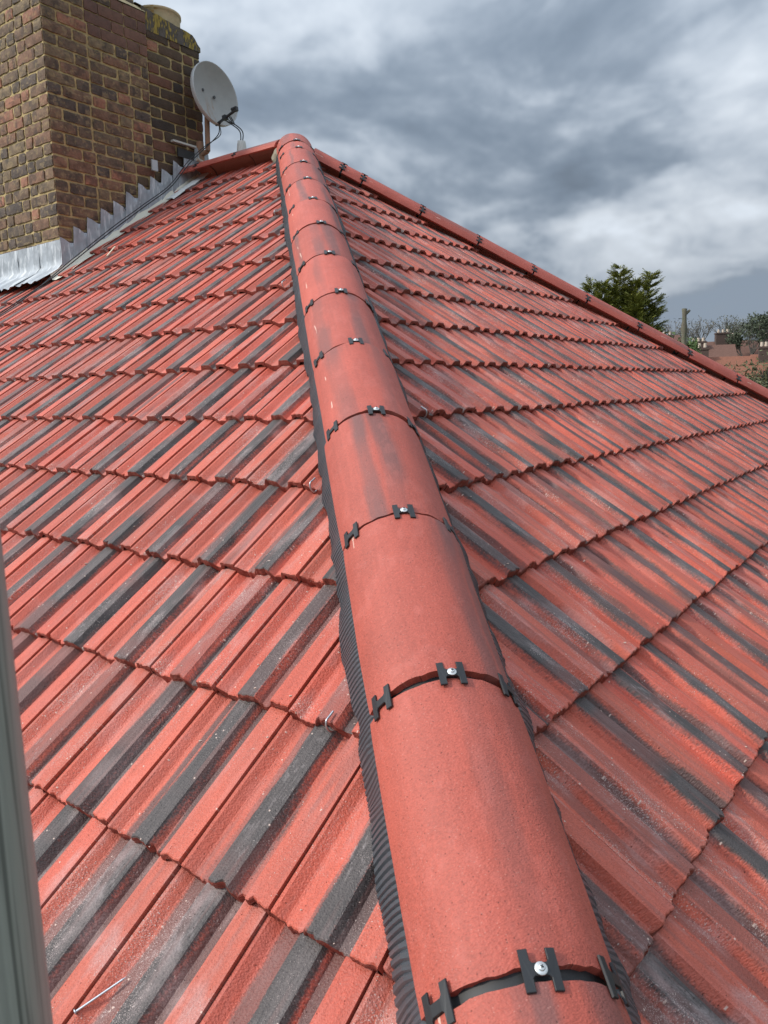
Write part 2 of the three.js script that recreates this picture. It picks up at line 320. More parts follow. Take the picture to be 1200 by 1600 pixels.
function clipGeo() {
  const s = new THREE.Shape(), P = [[-.033, -.031], [-.0175, -.031], [-.0175, -.0135], [-.013, -.0095], [.013, -.0095], [.0175, -.0135], [.0175, -.031], [.033, -.031], [.033, .031], [.0175, .031], [.0175, .0125], [.013, .0085], [-.013, .0085], [-.0175, .0125], [-.0175, .031], [-.033, .031]];
  P.forEach((p, i) => i ? s.lineTo(...p) : s.moveTo(...p));
  const g = new THREE.ExtrudeGeometry(s, { depth: .0032, bevelEnabled: true, bevelThickness: .0008, bevelSize: .0009, bevelSegments: 1, steps: 1 });
  g.scale(.63, .72, .8); g.rotateX(Math.PI / 2); g.translate(0, .0036, 0);                // flat, y up, bars along z
  const p = g.attributes.position;
  for (let i = 0; i < p.count; i++) { const x = p.getX(i), y = p.getY(i) - Math.abs(p.getZ(i)) * .02; p.setXYZ(i, Math.sin(x / CR) * (CR + y), Math.cos(x / CR) * (CR + y) - CR, p.getZ(i)); }
  g.computeVertexNormals(); return g;
}
const CLIP = clipGeo();
const WASH = new THREE.LatheGeometry([[0, 0], [.0092, 0], [.0098, .0008], [.0092, .0018], [.0052, .0032], [0, .0034]].map(p => new THREE.Vector2(...p)), 20);
const HEAD = new THREE.LatheGeometry([[.0052, 0], [.0052, .001], [.0040, .0024], [0, .003]].map(p => new THREE.Vector2(...p)), 16);
const SLOT = merge([box(.0048, .0014, .0013, 0, .0030, 0), box(.0013, .00141, .0048, 0, .0030, 0)]);
function addClip(g, ang, z, screw, rnd) {
  const c = part('retaining_clip', CLIP, plastic, g);
  c.position.set(Math.sin(ang) * CR, CC + Math.cos(ang) * CR + .0006, z); c.rotation.order = 'ZYX'; c.rotation.set(0, (rnd() - .5) * .12, -ang);
  if (screw) { const w = part('washer', WASH, zinc, c); w.position.y = .0042; w.scale.set(.78, .9, .78); const h = part('screw_head', HEAD, zinc, c); h.position.y = .0070; h.scale.set(.8, .9, .8); h.rotation.y = rnd() * 3; const s = part('screw_slot', SLOT, slotMat, c); s.position.y = .0069; s.scale.set(.85, .9, .85); s.rotation.y = h.rotation.y; }
  return c;
}
function unionGeo(len, rad) { const rows = []; for (let i = 0; i < 2; i++) { const a = []; for (let c = 0; c <= 24; c++) { const an = -CA * .99 + 2 * CA * .99 * c / 24; a.push([Math.sin(an) * rad, CC + Math.cos(an) * rad, (i - .5) * len, 0, 0]); } rows.push(a); } return patch(rows, false); }
const unionMat = std({ color: lin(.016, .017, .018), roughness: .55, side: THREE.DoubleSide });
function capRun(g, starts, gapOf, seed, clips, kOf) {
  const r = rng(seed);
  for (let i = 0; i < starts.length - 1; i++) {
    const z0 = starts[i] + gapOf(i) / 2, z1 = starts[i + 1] - gapOf(i + 1) / 2;
    const m = part('capping_tile', capGeo(z1 - z0, kOf(i), seed * 50 + i), capMat, g); m.position.set((r() - .5) * .006, (r() - .5) * .005, z0); m.rotation.set((r() - .5) * .009, (r() - .5) * .014, (r() - .5) * .03);
  }
  for (let i = clips[0]; i < starts.length - clips[1]; i++) {
    const u = part('joint_union', unionGeo(.07, CR - .0125), unionMat, g); u.position.z = starts[i];
    for (const [a, sc] of [[-.94, false], [.02, true], [.92, false]]) addClip(g, a + (r() - .5) * .06, starts[i] + (r() - .5) * .004, sc, r);
  }
}
const hip = thing('hip_capping', 'near rounded red tile capping running up the middle with black clips', 'hip capping');
orient(hip, V(1, 0, 0), HIPD);
const H0 = .4887, starts = [-.045, .235]; for (let i = 0; i < 13; i++) starts.push(H0 + .45 * i);
capRun(hip, starts, i => i === 13 ? .018 : i > 11 ? .013 : [.012, .010, .013, .010][i % 4], 77, [1, 0], i => [9, 6, 11, 5, 12, 4, 14, 7, 10, 3, 2, 1, 0, 8, 13, 15][13 - i] ?? (i * 5) % 16);
// pleated roll under the capping on both sides
{
  const slopeInvL = slopeL.matrixWorld.clone().invert(), slopeInvR = slopeR.matrixWorld.clone().invert();
  const topAt = (lat, z, sgn) => {
    // height of the roof along the hip normal at this place, by stepping down to the tile surface
    let h = -.055;
    for (let it = 0; it < 3; it++) { const w = hip.localToWorld(V(lat, h, z)), l = w.applyMatrix4(sgn < 0 ? slopeInvL : slopeInvR); const ph = sgn < 0 ? 2.660 - 16 * TW : -2.675 - 6 * TW; let f = (l.x - ph) / TW; f -= Math.floor(f); h += (roofTop(f, l.z, sgn < 0 ? 'L' : 'R') - l.y) / .914; }
    return h;
  };
  for (const sgn of [-1, 1]) {
    const n = 2072, z0 = .16, z1 = 5.86, dz = (z1 - z0) / n, rw = [], lat = [], hh = [];
    for (let i = 0; i <= n; i++) { const z = z0 + i * dz; lat.push(sgn * (.139 + .006 * step(3.6, 4.6, z) + (sgn > 0 ? .022 : 0) + (n2(z * 5, sgn, 141) - .5) * .014 + (n2(z * 21, sgn, 142) - .5) * .009 - [0, .0005, 0, .0045][i % 4])); hh.push(topAt(lat[i], z, sgn)); }
    const env = hh.map((_, i) => { let m = -1; for (let k = -8; k <= 8; k++) m = Math.max(m, hh[clamp(i + k, 0, n)]); return m; });
    const out = env.map((_, i) => { let s = 0, c = 0; for (let k = -7; k <= 7; k++) { s += env[clamp(i + k, 0, n)]; c++; } return s / c; });
    for (let q = 0; q <= 5; q++) {
      const row = [], t = q / 5;
      for (let i = 0; i <= n; i++) {
        const z = z0 + i * dz, crump = step(.52, .68, n2(z * 6.5, sgn + 3, 143)), pl = [.0016, .0022, .0018, -.0070][i % 4] * (1 - .8 * crump) + crump * (n2(z * 70, t * 3, 144) - .5) * .013;
        const la = mix(sgn * .112, lat[i], Math.pow(t, .8)), h = mix(.004, out[i] + .0045, Math.pow(t, 1.15)) + Math.sin(t * Math.PI) * .004 + pl * (.45 + .55 * t);
        row.push([la, h, z - (t - .5) * .010 + (n2(z * 16, sgn * 3, 146) - .5) * .012 + crump * (t - .5) * (n2(z * 30, 5, 147) - .5) * .03, 0, 0]);
      }
      rw.push(row);
    }
    const g = patch(rw, sgn < 0).toNonIndexed(); g.computeVertexNormals();
    part('pleated_roll', g, std({ color: lin(.065, .072, .082), roughness: .35, side: THREE.DoubleSide }), hip);
  }
}
const hip2 = thing('hip_capping', 'far rounded red tile capping falling against the sky to the right', 'hip capping');
{ const Z = V(Math.SQRT2 * CT, -ST, 0).normalize(), X = V(0, 0, -1); orient(hip2, X.clone(), Z); hip2.quaternion.setFromRotationMatrix(new THREE.Matrix4().makeBasis(V(0, 0, -1), new THREE.Vector3().crossVectors(Z, V(0, 0, -1)).normalize(), Z)); hip2.updateMatrixWorld(true); }
{ const st = [.10, .33, .487]; for (let i = 1; i < 12; i++) st.push(.487 + .457 * i); capRun(hip2, st, () => .014, 83, [1, 1], i => (i * 7 + 3) % 16); hip2.position.set(0, -.034, 0); }
const ridge = thing('ridge_capping', 'short level red ridge capping between hip top and chimney', 'ridge capping');
orient(ridge, new THREE.Vector3().crossVectors(UP, dL), dL.clone());
capRun(ridge, [.07, .49, .91, 1.10], () => .012, 89, [1, 1], i => i * 4 + 2); ridge.position.y = .006; ridge.scale.y = .8;
// mortar bedding where the three cappings meet, and a dark batten under the ridge
const mortarMat = (() => { const t = makeTex(256, 256, (i, j) => { const a = fbm(i * .06, j * .06, 4, 150), b = hash(i, j, 151), m = step(.5, .7, fbm(i * .02, j * .02, 3, 152)); return [mix(.30, .20, m) * (.7 + .5 * a + .2 * (b - .5)), mix(.27, .21, m) * (.7 + .5 * a + .2 * (b - .5)), mix(.20, .11, m) * (.7 + .5 * a + .2 * (b - .5))]; }); return std({ map: t, roughness: .92 }); })();
function lump(r, sx, sy, sz, seed, detail = 3) { const g = new THREE.IcosahedronGeometry(r, detail), p = g.attributes.position; for (let i = 0; i < p.count; i++) { const v = V(p.getX(i), p.getY(i), p.getZ(i)), k = 1 + (fbm(v.x / r * 1.7 + seed, v.y / r * 1.7 + v.z / r * 2.3, 3, 160) - .5) * .35; p.setXYZ(i, v.x * k * sx, v.y * k * sy, v.z * k * sz); } g.computeVertexNormals(); return g; }
{
  const m = solo('mortar_bedding', merge([lump(.10, .75, .95, .9, 3).translate(.085, -.075, .0), lump(.09, .8, .8, .9, 8).translate(-.085, -.055, -.005)]), mortarMat, 'greenish grey mortar packed where the three cappings meet', 'mortar');
}

// ------------------------------------------------------------------ chimney
const cframe = new THREE.Object3D();
{ // local x: away from the front corner along the right face (uphill), local z: out of the right face, origin at the front corner on the roof
  const o = dL.clone().multiplyScalar(CH.t).addScaledVector(dR, CH.d); cframe.position.set(o.x, -.83, o.z); orient(cframe, dR.clone(), dL.clone().negate());
}
const chim = thing('chimney_stack', 'weathered dark brick chimney stack with yellow mortar above lead flashing', 'chimney');
chim.position.copy(cframe.position); chim.quaternion.copy(cframe.quaternion); chim.updateMatrixWorld(true);
const toChim = p => chim.worldToLocal(p.clone());
const COURSE = .0758, BH = .0625, JT = .0125;
const brickTex = makeTex(512, 512, (i, j) => { const a = fbm(i * .03, j * .03, 4, 170), b = hash(i, j, 171), c = fbm(i * .11, j * .11, 3, 172), w = step(.62, .8, fbm(i * .045 + 3, j * .045, 4, 173)); const t = .62 + .45 * a + .35 * (c - .5) + (b - .5) * .22; return [mix(t, .62 + .3 * c, w * .55), mix(t, .55 + .3 * c, w * .55), mix(t, .47 + .3 * c, w * .5)]; });
const brickBump = makeTex(512, 512, (i, j) => .5 + (fbm(i * .09, j * .09, 4, 175) - .5) * .8 + (hash(i, j, 176) - .5) * .2, false);
const brickCol = [[.115, .070, .044], [.100, .066, .043], [.066, .049, .039], [.14, .076, .047], [.125, .088, .053], [.19, .088, .055], [.13, .080, .049], [.08, .058, .041], [.115, .064, .040], [.088, .058, .038]];
const brickMats = brickCol.map((c, n) => { const map = makeTex(256, 256, (i, j) => { const a = fbm(i * .035, j * .035, 4, 300 + n), b = hash(i, j, 171 + n), e = fbm(i * .13, j * .13, 3, 320 + n), sm2 = step(.56, .70, fbm(i * .05 + 3, j * .07, 4, 340 + n) + (e - .5) * .3) * .42, so = step(.5, .75, fbm(i * .03 + 9, j * .03, 3, 360 + n)) * .55, t = (.55 + .7 * a + .5 * (e - .5) + (b - .5) * .3) * 1.75;
  return [mix(mix(c[0] * t, .045, so), .33 * (.6 + .7 * e), sm2), mix(mix(c[1] * t, .036, so), .24 * (.6 + .7 * e), sm2), mix(mix(c[2] * t, .032, so), .12 * (.6 + .7 * e), sm2)]; }); return std({ map, bumpMap: brickBump, bumpScale: .0045, roughness: .88 }); });
const newBrickMats = [[.16, .085, .060], [.135, .072, .054], [.18, .092, .064]].map(c => std({ map: brickTex, bumpMap: brickBump, bumpScale: .001, color: lin(c[0] * 1.2, c[1] * 1.2, c[2] * 1.2), roughness: .85 }));
const lichenTex = makeTex(512, 256, (i, j) => { const a = fbm(i * .02, j * .02, 5, 180), b = fbm(i * .09, j * .09, 3, 181), y = step(.36, .66, a + (b - .5) * .75), d = hash(i, j, 182); return y > 0 ? [mix(.10, .36, y * y) * (.5 + .8 * b), mix(.085, .26, y * y) * (.5 + .8 * b), mix(.07, .055, y) * (.5 + .8 * b)] : [.10 + .07 * b, .085 + .06 * b, .075 + .05 * b]; });
const lichenMat = std({ map: lichenTex, roughness: .95 });
const jointTex = makeTex(512, 512, (i, j) => { const a = fbm(i * .025, j * .025, 4, 185), c = fbm(i * .15, j * .15, 3, 186), b = hash(i, j, 187), d = step(.55, .75, fbm(i * .018 + 9, j * .018, 3, 188)) * .45; const t = .66 + .4 * a + .34 * (c - .5) + (b - .5) * .2; return [mix(.54 * t, .26, d), mix(.41 * t, .195, d), mix(.195 * t, .115, d)]; });
const jointMat = std({ map: jointTex, bumpMap: brickBump, bumpScale: .004, roughness: .95 });
// one brick: an uneven block whose face looks along +z
function brickGeo(w, h, dep, seed, rough) {
  const r = rng(seed), nx = w > .15 ? 8 : 5, ny = 4, e = rough, o = r() * 40, rows = [], ux = r(), uy = r(), tilt = (r() - .5) * .004 * e / .004;
  for (let j = 0; j <= ny; j++) { const row = []; for (let i = 0; i <= nx; i++) {
    let a = i / nx, b = j / ny, x = (a - .5) * w, y = (b - .5) * h, z = (n2(a * 3 + o, b * 2, 190) - .5) * .004 * e / .004 + tilt * (a - .5) * 2;
    const cx = Math.min(a, 1 - a) === 0, cy = Math.min(b, 1 - b) === 0;
    if (cx) { x += (r() - .5) * e * 1.6; z -= .0015; } if (cy) { y += (n2(i * 1.1 + o, j, 191) - .5) * e * 1.7; z -= .0015; }
    if (cx && cy) { x *= 1 - e * .5 / w * r(); y *= 1 - e * 1.0 / h * r(); z -= .001; }
    row.push([x, y, z, ux + x * 2.4, uy + y * 2.4]); } rows.push(row); }
  const list = [patch(rows, true)];
  const edge = [...rows[0], ...rows.slice(1).map(q => q[nx]), ...rows[ny].slice(0, nx).reverse(), ...rows.slice(1, ny).reverse().map(q => q[0]), rows[0][0]];
  list.push(patch([edge, edge.map(p => [p[0], p[1], -dep, p[3] + .03, p[4] + .03])], true).toNonIndexed());
  list[1].computeVertexNormals();
  const g = merge(list); return g;
}
{
  const r = rng(501), bricks = [];
  const stretch = .2185, head = .106;
  const topFront = 1.93, topRear = 1.80, NC = Math.floor((topFront) / COURSE);
  // [u start, width, course, face]: Flemish bond on both faces, bricks of a corner shared
  const lay = (len, first, fn) => { let u = 0, big = first; while (u < len - .03) { let w = big ? stretch : head; w *= 1 + (r() - .5) * .10; if (u + w > len - .045) w = len - u; fn(u, w); u += w; big = !big; } };
  for (let c = 0; c < NC + 7; c++) {
    const y = c * COURSE + COURSE / 2 + .004, odd = c % 2 === 0, upper = c >= NC;
    const back = upper ? .05 : 0, newer = c >= NC - 4 && c < NC;
    // right face of the front stack
    lay(CH.split - 2 * back, odd, (u, w) => bricks.push({ face: 'R', x: back + u + w / 2, y, w: w - JT, out: -back + (r() - .5) * .004, newer: newer && u > .32, k: r() }));
    // left (downhill) face
    lay(CH.w - 2 * back, !odd, (u, w) => bricks.push({ face: 'F', x: back + u + w / 2, y, w: w - JT, out: -back + (r() - .5) * .004, k: r() }));
    // rear shoulder, a course line of its own, a little behind the front stack
    if (y > .55 && y + COURSE / 2 < topRear + .05) lay(CH.len - CH.split, !odd, (u, w) => bricks.push({ face: 'R', x: CH.split + u + w / 2, y: y - .012, w: w - JT, out: -.012 + (r() - .5) * .004, k: r(), rear: true, lichen: y + COURSE > topRear - .03 && u > .22 }));
  }
  const seenY = b => { const p = chim.localToWorld(b.face === 'R' ? V(b.x, b.y, b.out) : V(0, b.y, -b.x)); const q = inFrame(p); return q && Math.abs(q[0]) < 1.1 && q[1] < 1.1 && q[1] > -1 && (b.y > .13 + .69 * (b.face === 'R' ? b.x : 0) - .16) ? q[2] : 99; };
  bricks.forEach(b => { b.rank = seenY(b); b.hidden = b.face === 'R' && b.y < b.x * .69 - .08 || b.y < -.02; });
  const shown = bricks.filter(b => !b.hidden).sort((a, b) => a.rank - b.rank), extra = [];
  console.log('bricks', shown.length, shown.filter(b => b.rank < 90).length);
  shown.forEach((b, i) => {
    const rough = b.newer ? .0012 : .0031, h = (b.newer ? .068 : BH) + (b.newer ? 0 : (r() - .5) * .006);
    const g = brickGeo(b.newer ? b.w + JT - .006 : b.w - .002 - r() * .006, h, .05, 7000 + i, rough);
    const m = b.lichen ? lichenMat : b.newer ? newBrickMats[Math.floor(b.k * 3)] : brickMats[Math.floor(b.k * brickMats.length)];
    if (b.face === 'R') g.translate(b.x, b.y, b.out); else { g.rotateY(-Math.PI / 2); g.translate(-b.out, b.y, -b.x); }
    if (i < 296) part('brick', g, m, chim); else { const n = g.attributes.position.count, c = m.color.r < .9 ? m.color : lin(...brickCol[Math.floor(b.k * brickCol.length)]), a = new Float32Array(n * 3); for (let q = 0; q < n; q++) { a[q * 3] = c.r; a[q * 3 + 1] = c.g; a[q * 3 + 2] = c.b; } g.setAttribute('color', new THREE.BufferAttribute(a, 3)); extra.push(g); }
  });
  if (extra.length) { const m = part('bricks_beyond', mergeGeometries(extra), std({ map: brickTex, bumpMap: brickBump, bumpScale: .0035, vertexColors: true, roughness: .86 }), chim); m.userData.kind = 'stuff'; }
  // joints: the mortar body behind the brick faces, struck uneven
  const body = (x0, x1, y0, y1, z0, z1) => {
    const R = (w, h, fn, fl) => { const nx = Math.ceil(w / .022), ny = Math.ceil(h / .0158), rows = []; for (let j = 0; j <= ny; j++) { const row = []; for (let i = 0; i <= nx; i++) { const a = i / nx * w, b = j / ny * h, d = (fbm(a * 38, b * 38 + w * 7, 3, 195) - .5) * .009 * (i > 0 && i < nx ? 1 : 0); row.push([...fn(a, b, d), a * 2, b * 2]); } rows.push(row); } return patch(rows, fl); };
    return [R(x1 - x0, y1 - y0, (a, b, d) => [x0 + a, y0 + b, z1 + d], true), R(z1 - z0, y1 - y0, (a, b, d) => [x0 - d, y0 + b, z1 - a], false), R(z1 - z0, y1 - y0, (a, b, d) => [x1 + d, y0 + b, z1 - a], true), R(x1 - x0, y1 - y0, (a, b) => [x0 + a, y0 + b, z0], false), patch([[[x0, y1, z1, 0, 0], [x1, y1, z1, 1, 0]], [[x0, y1, z0, 0, 1], [x1, y1, z0, 1, 1]]], true)];
  };
  const rc = .0085, yT = NC * COURSE + .004;
  part('mortar_joints', merge([...body(rc, CH.split, -.3, yT, -CH.w, -rc), ...body(CH.split - .01, CH.len - .008, .2, topRear, -CH.w + .02, -rc - .012), ...body(.05 + rc, CH.split - .05, yT, yT + 7 * COURSE, -CH.w + .05, -.05 - rc)]), jointMat, chim);
  // ledge of pale mortar where the upper stack steps in, and the sloping mortar cap of the shoulder
  const led = []; for (const [a, b, z, y] of [[0, CH.split, .002, yT]]) { const n = 24, rows = [[], [], []]; for (let i = 0; i <= n; i++) { const x = a + (b - a) * i / n, w = (n2(i * .7, 3, 197) - .5) * .006; rows[0].push([x, y + .001 + w * .3, z, x * 2, 0]); rows[1].push([x, y + .014 + w, z - .012, x * 2, .05]); rows[2].push([x, y + .05 + w, z - .056, x * 2, .1]); } led.push(patch(rows, true)); }
  part('mortar_ledge', merge(led), std({ map: jointTex, color: lin(1.25, 1.3, 1.6), roughness: .95 }), chim);
  const cap = []; { const nx = 22, nz = 16, x0 = CH.split - .03, x1 = CH.len + .002, rows = []; for (let j = 0; j <= nz; j++) { const row = []; for (let i = 0; i <= nx; i++) { const a = i / nx, b = j / nz, ed = Math.min(a * 3 + .4, (1 - a) * 2.4, b * 2.6, (1 - b) * 2.6); row.push([mix(x0, x1, a), topRear + (.085 + .085 * Math.sqrt(clamp(ed)) * (.8 + .5 * fbm(a * 5, b * 5, 3, 198)) + .05 * (1 - a)) * (1 - .75 * step(.86, 1.02, a)) + (fbm(a * 14, b * 9, 3, 199) - .5) * .02, mix(-.006, -CH.w + .02, b), a * 1.2, b * 1.6]); } rows.push(row); } cap.push(patch(rows, true)); const sk = rows[0].map(p => p); cap.push(patch([sk.map(p => [p[0], topRear - .012, -.008, p[3], p[4] - .2]), sk], true)); const ek = rows.map(q => q[nx]); cap.push(patch([ek.map(p => [p[0], topRear - .012, p[2], p[3] + .2, p[4]]), ek], true)); }
  part('mortar_cap', merge(cap), lichenMat, chim);
}
// the cream pot on the shoulder, cut low, stands in the mortar cap
{
  const potMat = std({ map: makeTex(256, 128, (i, j) => { const a = fbm(i * .05, j * .05, 4, 201), b = fbm(i * .2, j * .2, 3, 202), w = step(.58, .7, a); return [mix(.52, .40, w) * (.75 + .4 * b), mix(.40, .24, w) * (.75 + .4 * b), mix(.24, .09, w) * (.75 + .4 * b)]; }), roughness: .9 });
  const p = thing('chimney_pot', 'short cream clay chimney pot on the lichen covered shoulder', 'chimney pot');
  const pos = chim.localToWorld(V(1.085, 1.865, -.20)); p.position.copy(pos); p.scale.set(1.3, .9, 1.3);
  part('pot_body', new THREE.LatheGeometry([[.128, -.02], [.130, .10], [.132, .15], [.138, .155], [.138, .172], [.128, .175], [.112, .172], [.110, .02], [0, .02]].map(q => new THREE.Vector2(...q)), 36), potMat, p);
}
// lead flashing, parts of the chimney
{
  const leadTex = makeTex(256, 256, (i, j) => { const a = fbm(i * .05, j * .012, 4, 210), b = fbm(i * .09, j * .09, 3, 211), w = step(.56, .74, fbm(i * .08, j * .02, 3, 212)), t = .6 + .5 * a + .2 * (b - .5); return [mix(.42 * t, .66, w * .7), mix(.45 * t, .68, w * .7), mix(.48 * t, .69, w * .7)]; });
  const lead = std({ map: leadTex, roughness: .5, metalness: .1, side: THREE.DoubleSide });
  const cream = std({ color: lin(.74, .70, .58), roughness: .7, side: THREE.DoubleSide });
  const roofY = x => .0 + x * .6964;                              // roof plane along the right face
  // stepped cover flashing: one piece per step, each top turned into a joint
  let k = 0; const nSt = 12;
  for (let c = 0; c < nSt; c++) {
    const x0 = .0 + c * .1088, x1 = x0 + .1088 + .022 + .02 * hash(c, 3, 5), yTop = .240 + c * COURSE + (hash(c, 1, 5) - .5) * .012;
    const rows = [], n = 6;
    for (let j = 0; j <= n; j++) { const q = j / n, row = []; for (let i = 0; i <= 4; i++) { const a = i / 4, xt = mix(x0, x1, a), xb = mix(x0 - .035, x1 - .01, a), x = mix(xt, xb, q), yb = roofY(Math.max(-.05, xb)) + .012, y = mix(yTop, yb, q) + (q === 0 ? -Math.max(0, a - .12) * .074 : 0); row.push([Math.max(-.012, x), y, .008 + .012 * q * q + c * .0006 + (n2(c * 3.1 + a * 3, q * 3, 215) - .5) * .010 + .010 * q, a * .4 + c * .37, q * .5]); } rows.push(row); }
    part('step_flashing', patch(rows, false), lead, chim);
  }
  // soaker edge and the pale strip lying on the tiles beside it
  { const rows = [[], [], [], []]; for (let i = 0; i <= 40; i++) { const x = -.10 + i / 40 * 1.30, w = (n2(i * .45, 2, 216) - .5) * .018; const y = roofY(x); rows[0].push([x, y + .055, .022, i * .1, 0]); rows[1].push([x, y + .016, .040, i * .1, .1]); rows[2].push([x, y + .008 + w * .5, .075 + w, i * .1, .2]); rows[3].push([x, y + .012 + w, .112 + w * 1.4, i * .1, .3]); } part('flashing_strip', patch(rows, false), cream, chim); }
  { const rows = [[], [], []]; for (let i = 0; i <= 10; i++) { const x = .86 + i / 10 * .36, w = (n2(i * .8, 6, 217) - .5) * .02, y = roofY(x); rows[0].push([x, y + .02, .05]); rows[1].push([x, y + .028 + w, .12]); rows[2].push([x, y + .018 + w, .15 + .04 * Math.sin(i / 10 * 3.1) + w]); } part('flashing_strip', patch(rows, false), std({ color: lin(.78, .78, .74), roughness: .6, side: THREE.DoubleSide }), chim); }
  // apron across the downhill face, in three lapped sheets
  for (let c = 0; c < 4; c++) {
    const z0 = .03 - c * .27, z1 = z0 - .285, rows = [];
    for (let j = 0; j <= 8; j++) { const q = j / 8, row = []; for (let i = 0; i <= 12; i++) { const a = i / 12, z = mix(z0, z1, a); const out = q < .55 ? .012 + c * .002 : .012 + (q - .55) * .42, y = q < .55 ? mix(.215, .045, q / .55) : mix(.045, -.075 + (n2(a * 9 + c * 4, 3, 219) - .5) * .03, (q - .55) / .45); row.push([-out + (n2(a * 5 + c * 7, q * 4, 218) - .5) * .008, y - (c === 0 ? 0 : .004), z, a * .8 + c * .3, q]); } rows.push(row); }
    part('apron_flashing', patch(rows, true), lead, chim);
  }
  part('flashing_clip', box(.05, .075, .012, .79, .845, .035), std({ color: lin(.5, .52, .52), roughness: .45, metalness: .4 }), chim);
}

// ------------------------------------------------------------------ satellite dish on its wall bracket
{
  const dish = thing('satellite_dish', 'grey satellite dish on a rusty bracket at the back of the chimney', 'satellite dish');
  const c = V(-.5835, .612, -.80); dish.position.copy(c);
  const d = c.clone().sub(camera.position).normalize(), rt = new THREE.Vector3().crossVectors(d, UP).normalize(), up = new THREE.Vector3().crossVectors(rt, d);
  const nrm = rt.clone().multiplyScalar(.68).addScaledVector(up, .36).addScaledVector(d, -.64).normalize();
  const X = new THREE.Vector3().crossVectors(UP, nrm).normalize(), Yv = new THREE.Vector3().crossVectors(nrm, X);
  dish.quaternion.setFromRotationMatrix(new THREE.Matrix4().makeBasis(X, Yv, nrm)); dish.updateMatrixWorld(true);
  const dishMat = std({ map: makeTex(512, 512, (i, j) => { const x = (i - 256) / 256, y = (j - 256) / 256, a = fbm(i * .02, j * .02, 4, 220), st = step(.55, .75, fbm(i * .06 + 3, j * .012, 3, 221)) * step(.1, -.6, y) * step(.5, .2, Math.abs(x + .25)); const t = .9 + .16 * (a - .5) + (hash(i, j, 222) - .5) * .03; return [mix(.37 * t, .30, st * .8), mix(.36 * t, .20, st * .8), mix(.34 * t, .13, st * .8)]; }), roughness: .5 });
  const R = .218, K = 1.04, prof2 = []; const N = 14;
  const rows = []; for (let j = 0; j <= N; j++) { const q = j / N, row = []; for (let i = 0; i <= 48; i++) { const a = i / 48 * Math.PI * 2, rr = R * q; row.push([Math.cos(a) * rr, Math.sin(a) * rr * K, .050 * q * q, .5 + Math.cos(a) * q * .48, .5 + Math.sin(a) * q * .48]); } rows.push(row); }
  const back = rows.map(q => q.map(p => [p[0] * 1.0, p[1] * 1.0, p[2] - .004, p[3], p[4]]));
  const lip = [rows[N], rows[N].map(p => [p[0] * 1.018, p[1] * 1.018, p[2] + .004, p[3], p[4]]), rows[N].map(p => [p[0] * 1.03, p[1] * 1.03, p[2] - .006, p[3], p[4]]), rows[N].map(p => [p[0] * 1.022, p[1] * 1.022, p[2] - .030, p[3], p[4]]), back[N].map(p => [p[0] * .99, p[1] * .99, p[2] - .030, p[3], p[4]]), back[N]];
  part('reflector', merge([patch(rows, false), patch(back, true)]), dishMat, dish);
  part('rim', patch(lip, false), std({ color: lin(.52, .52, .51), roughness: .45, side: THREE.DoubleSide }), dish);
  for (const [x, y] of [[-.095, .015], [.015, -.008]]) part('bolt', new THREE.CylinderGeometry(.011, .011, .008, 12).rotateX(Math.PI / 2).translate(x, y, .012), std({ color: lin(.07, .07, .07), roughness: .5, metalness: .5 }), dish);
  const dark = std({ color: lin(.03, .03, .032), roughness: .5 });
  const arm = part('feed_arm', rod(V(-.02, -.228, .02), V(.0, -.185, .225), .010), dark, dish);
  part('feed_horn', merge([new THREE.CylinderGeometry(.014, .017, .04, 16).rotateX(Math.PI / 2).translate(.0, -.172, .215), box(.022, .03, .025, .0, -.18, .235)]), dark, dish);
  part('arm_clamp', box(.034, .032, .034, -.01, -.206, .12), dark, dish);
  const rust = std({ map: makeTex(128, 256, (i, j) => { const a = fbm(i * .06, j * .03, 4, 230); return [mix(.36, .30, a) * (.6 + .7 * a), mix(.26, .12, a) * (.6 + .7 * a), mix(.19, .05, a) * (.6 + .7 * a)]; }), roughness: .85 });
  const toD = p => dish.worldToLocal(p.clone());
  const mTop = chim.localToWorld(V(1.275, 1.40, .09)), mBot = chim.localToWorld(V(1.265, 1.04, .085));
  part('mount_plate', box(.10, .12, .05, -.02, -.01, -.04), std({ color: lin(.42, .42, .40), roughness: .5, metalness: .4 }), dish);
  part('mount_neck', rod(V(-.02, -.01, -.05), toD(mTop), .02), std({ color: lin(.45, .45, .43), roughness: .45, metalness: .5 }), dish);
  part('mast', rod(toD(mBot), toD(mTop), .020), rust, dish);
  part('mast_foot', rod(toD(mBot), toD(chim.localToWorld(V(1.26, 1.02, -.01))), .018), rust, dish);
  part('wall_plate', rod(toD(chim.localToWorld(V(1.26, .95, .004))), toD(chim.localToWorld(V(1.26, 1.12, .004))), .03), rust, dish);
  // old angle bracket lower on the wall
  const br = thing('wall_bracket', 'old pale metal bracket on the chimney just above the ridge', 'bracket');
  br.position.copy(chim.localToWorld(V(1.06, 1.03, 0)));
  const q = chim.quaternion; br.quaternion.copy(q);
  part('bracket_arm', box(.22, .014, .03, .02, .03, .03), std({ color: lin(.55, .53, .48), roughness: .5, metalness: .3 }), br);
  part('bracket_plate', box(.16, .06, .012, .05, -.035, .012), std({ color: lin(.03, .03, .03), roughness: .6 }), br);
  part('bracket_arm', rod(V(.12, -.06, .05), V(.30, -.10, .05), .014), std({ color: lin(.5, .45, .38), roughness: .6 }), br);
  // cables
  const cableMat = std({ color: lin(.02, .021, .022), roughness: .55 });
  const CP = (x, y, z) => chim.localToWorld(V(x, y, z)), dw = (x, y, z) => dish.localToWorld(V(x, y, z));
  const SL = (x, y, s) => slopeL.localToWorld(V(x, y, s));
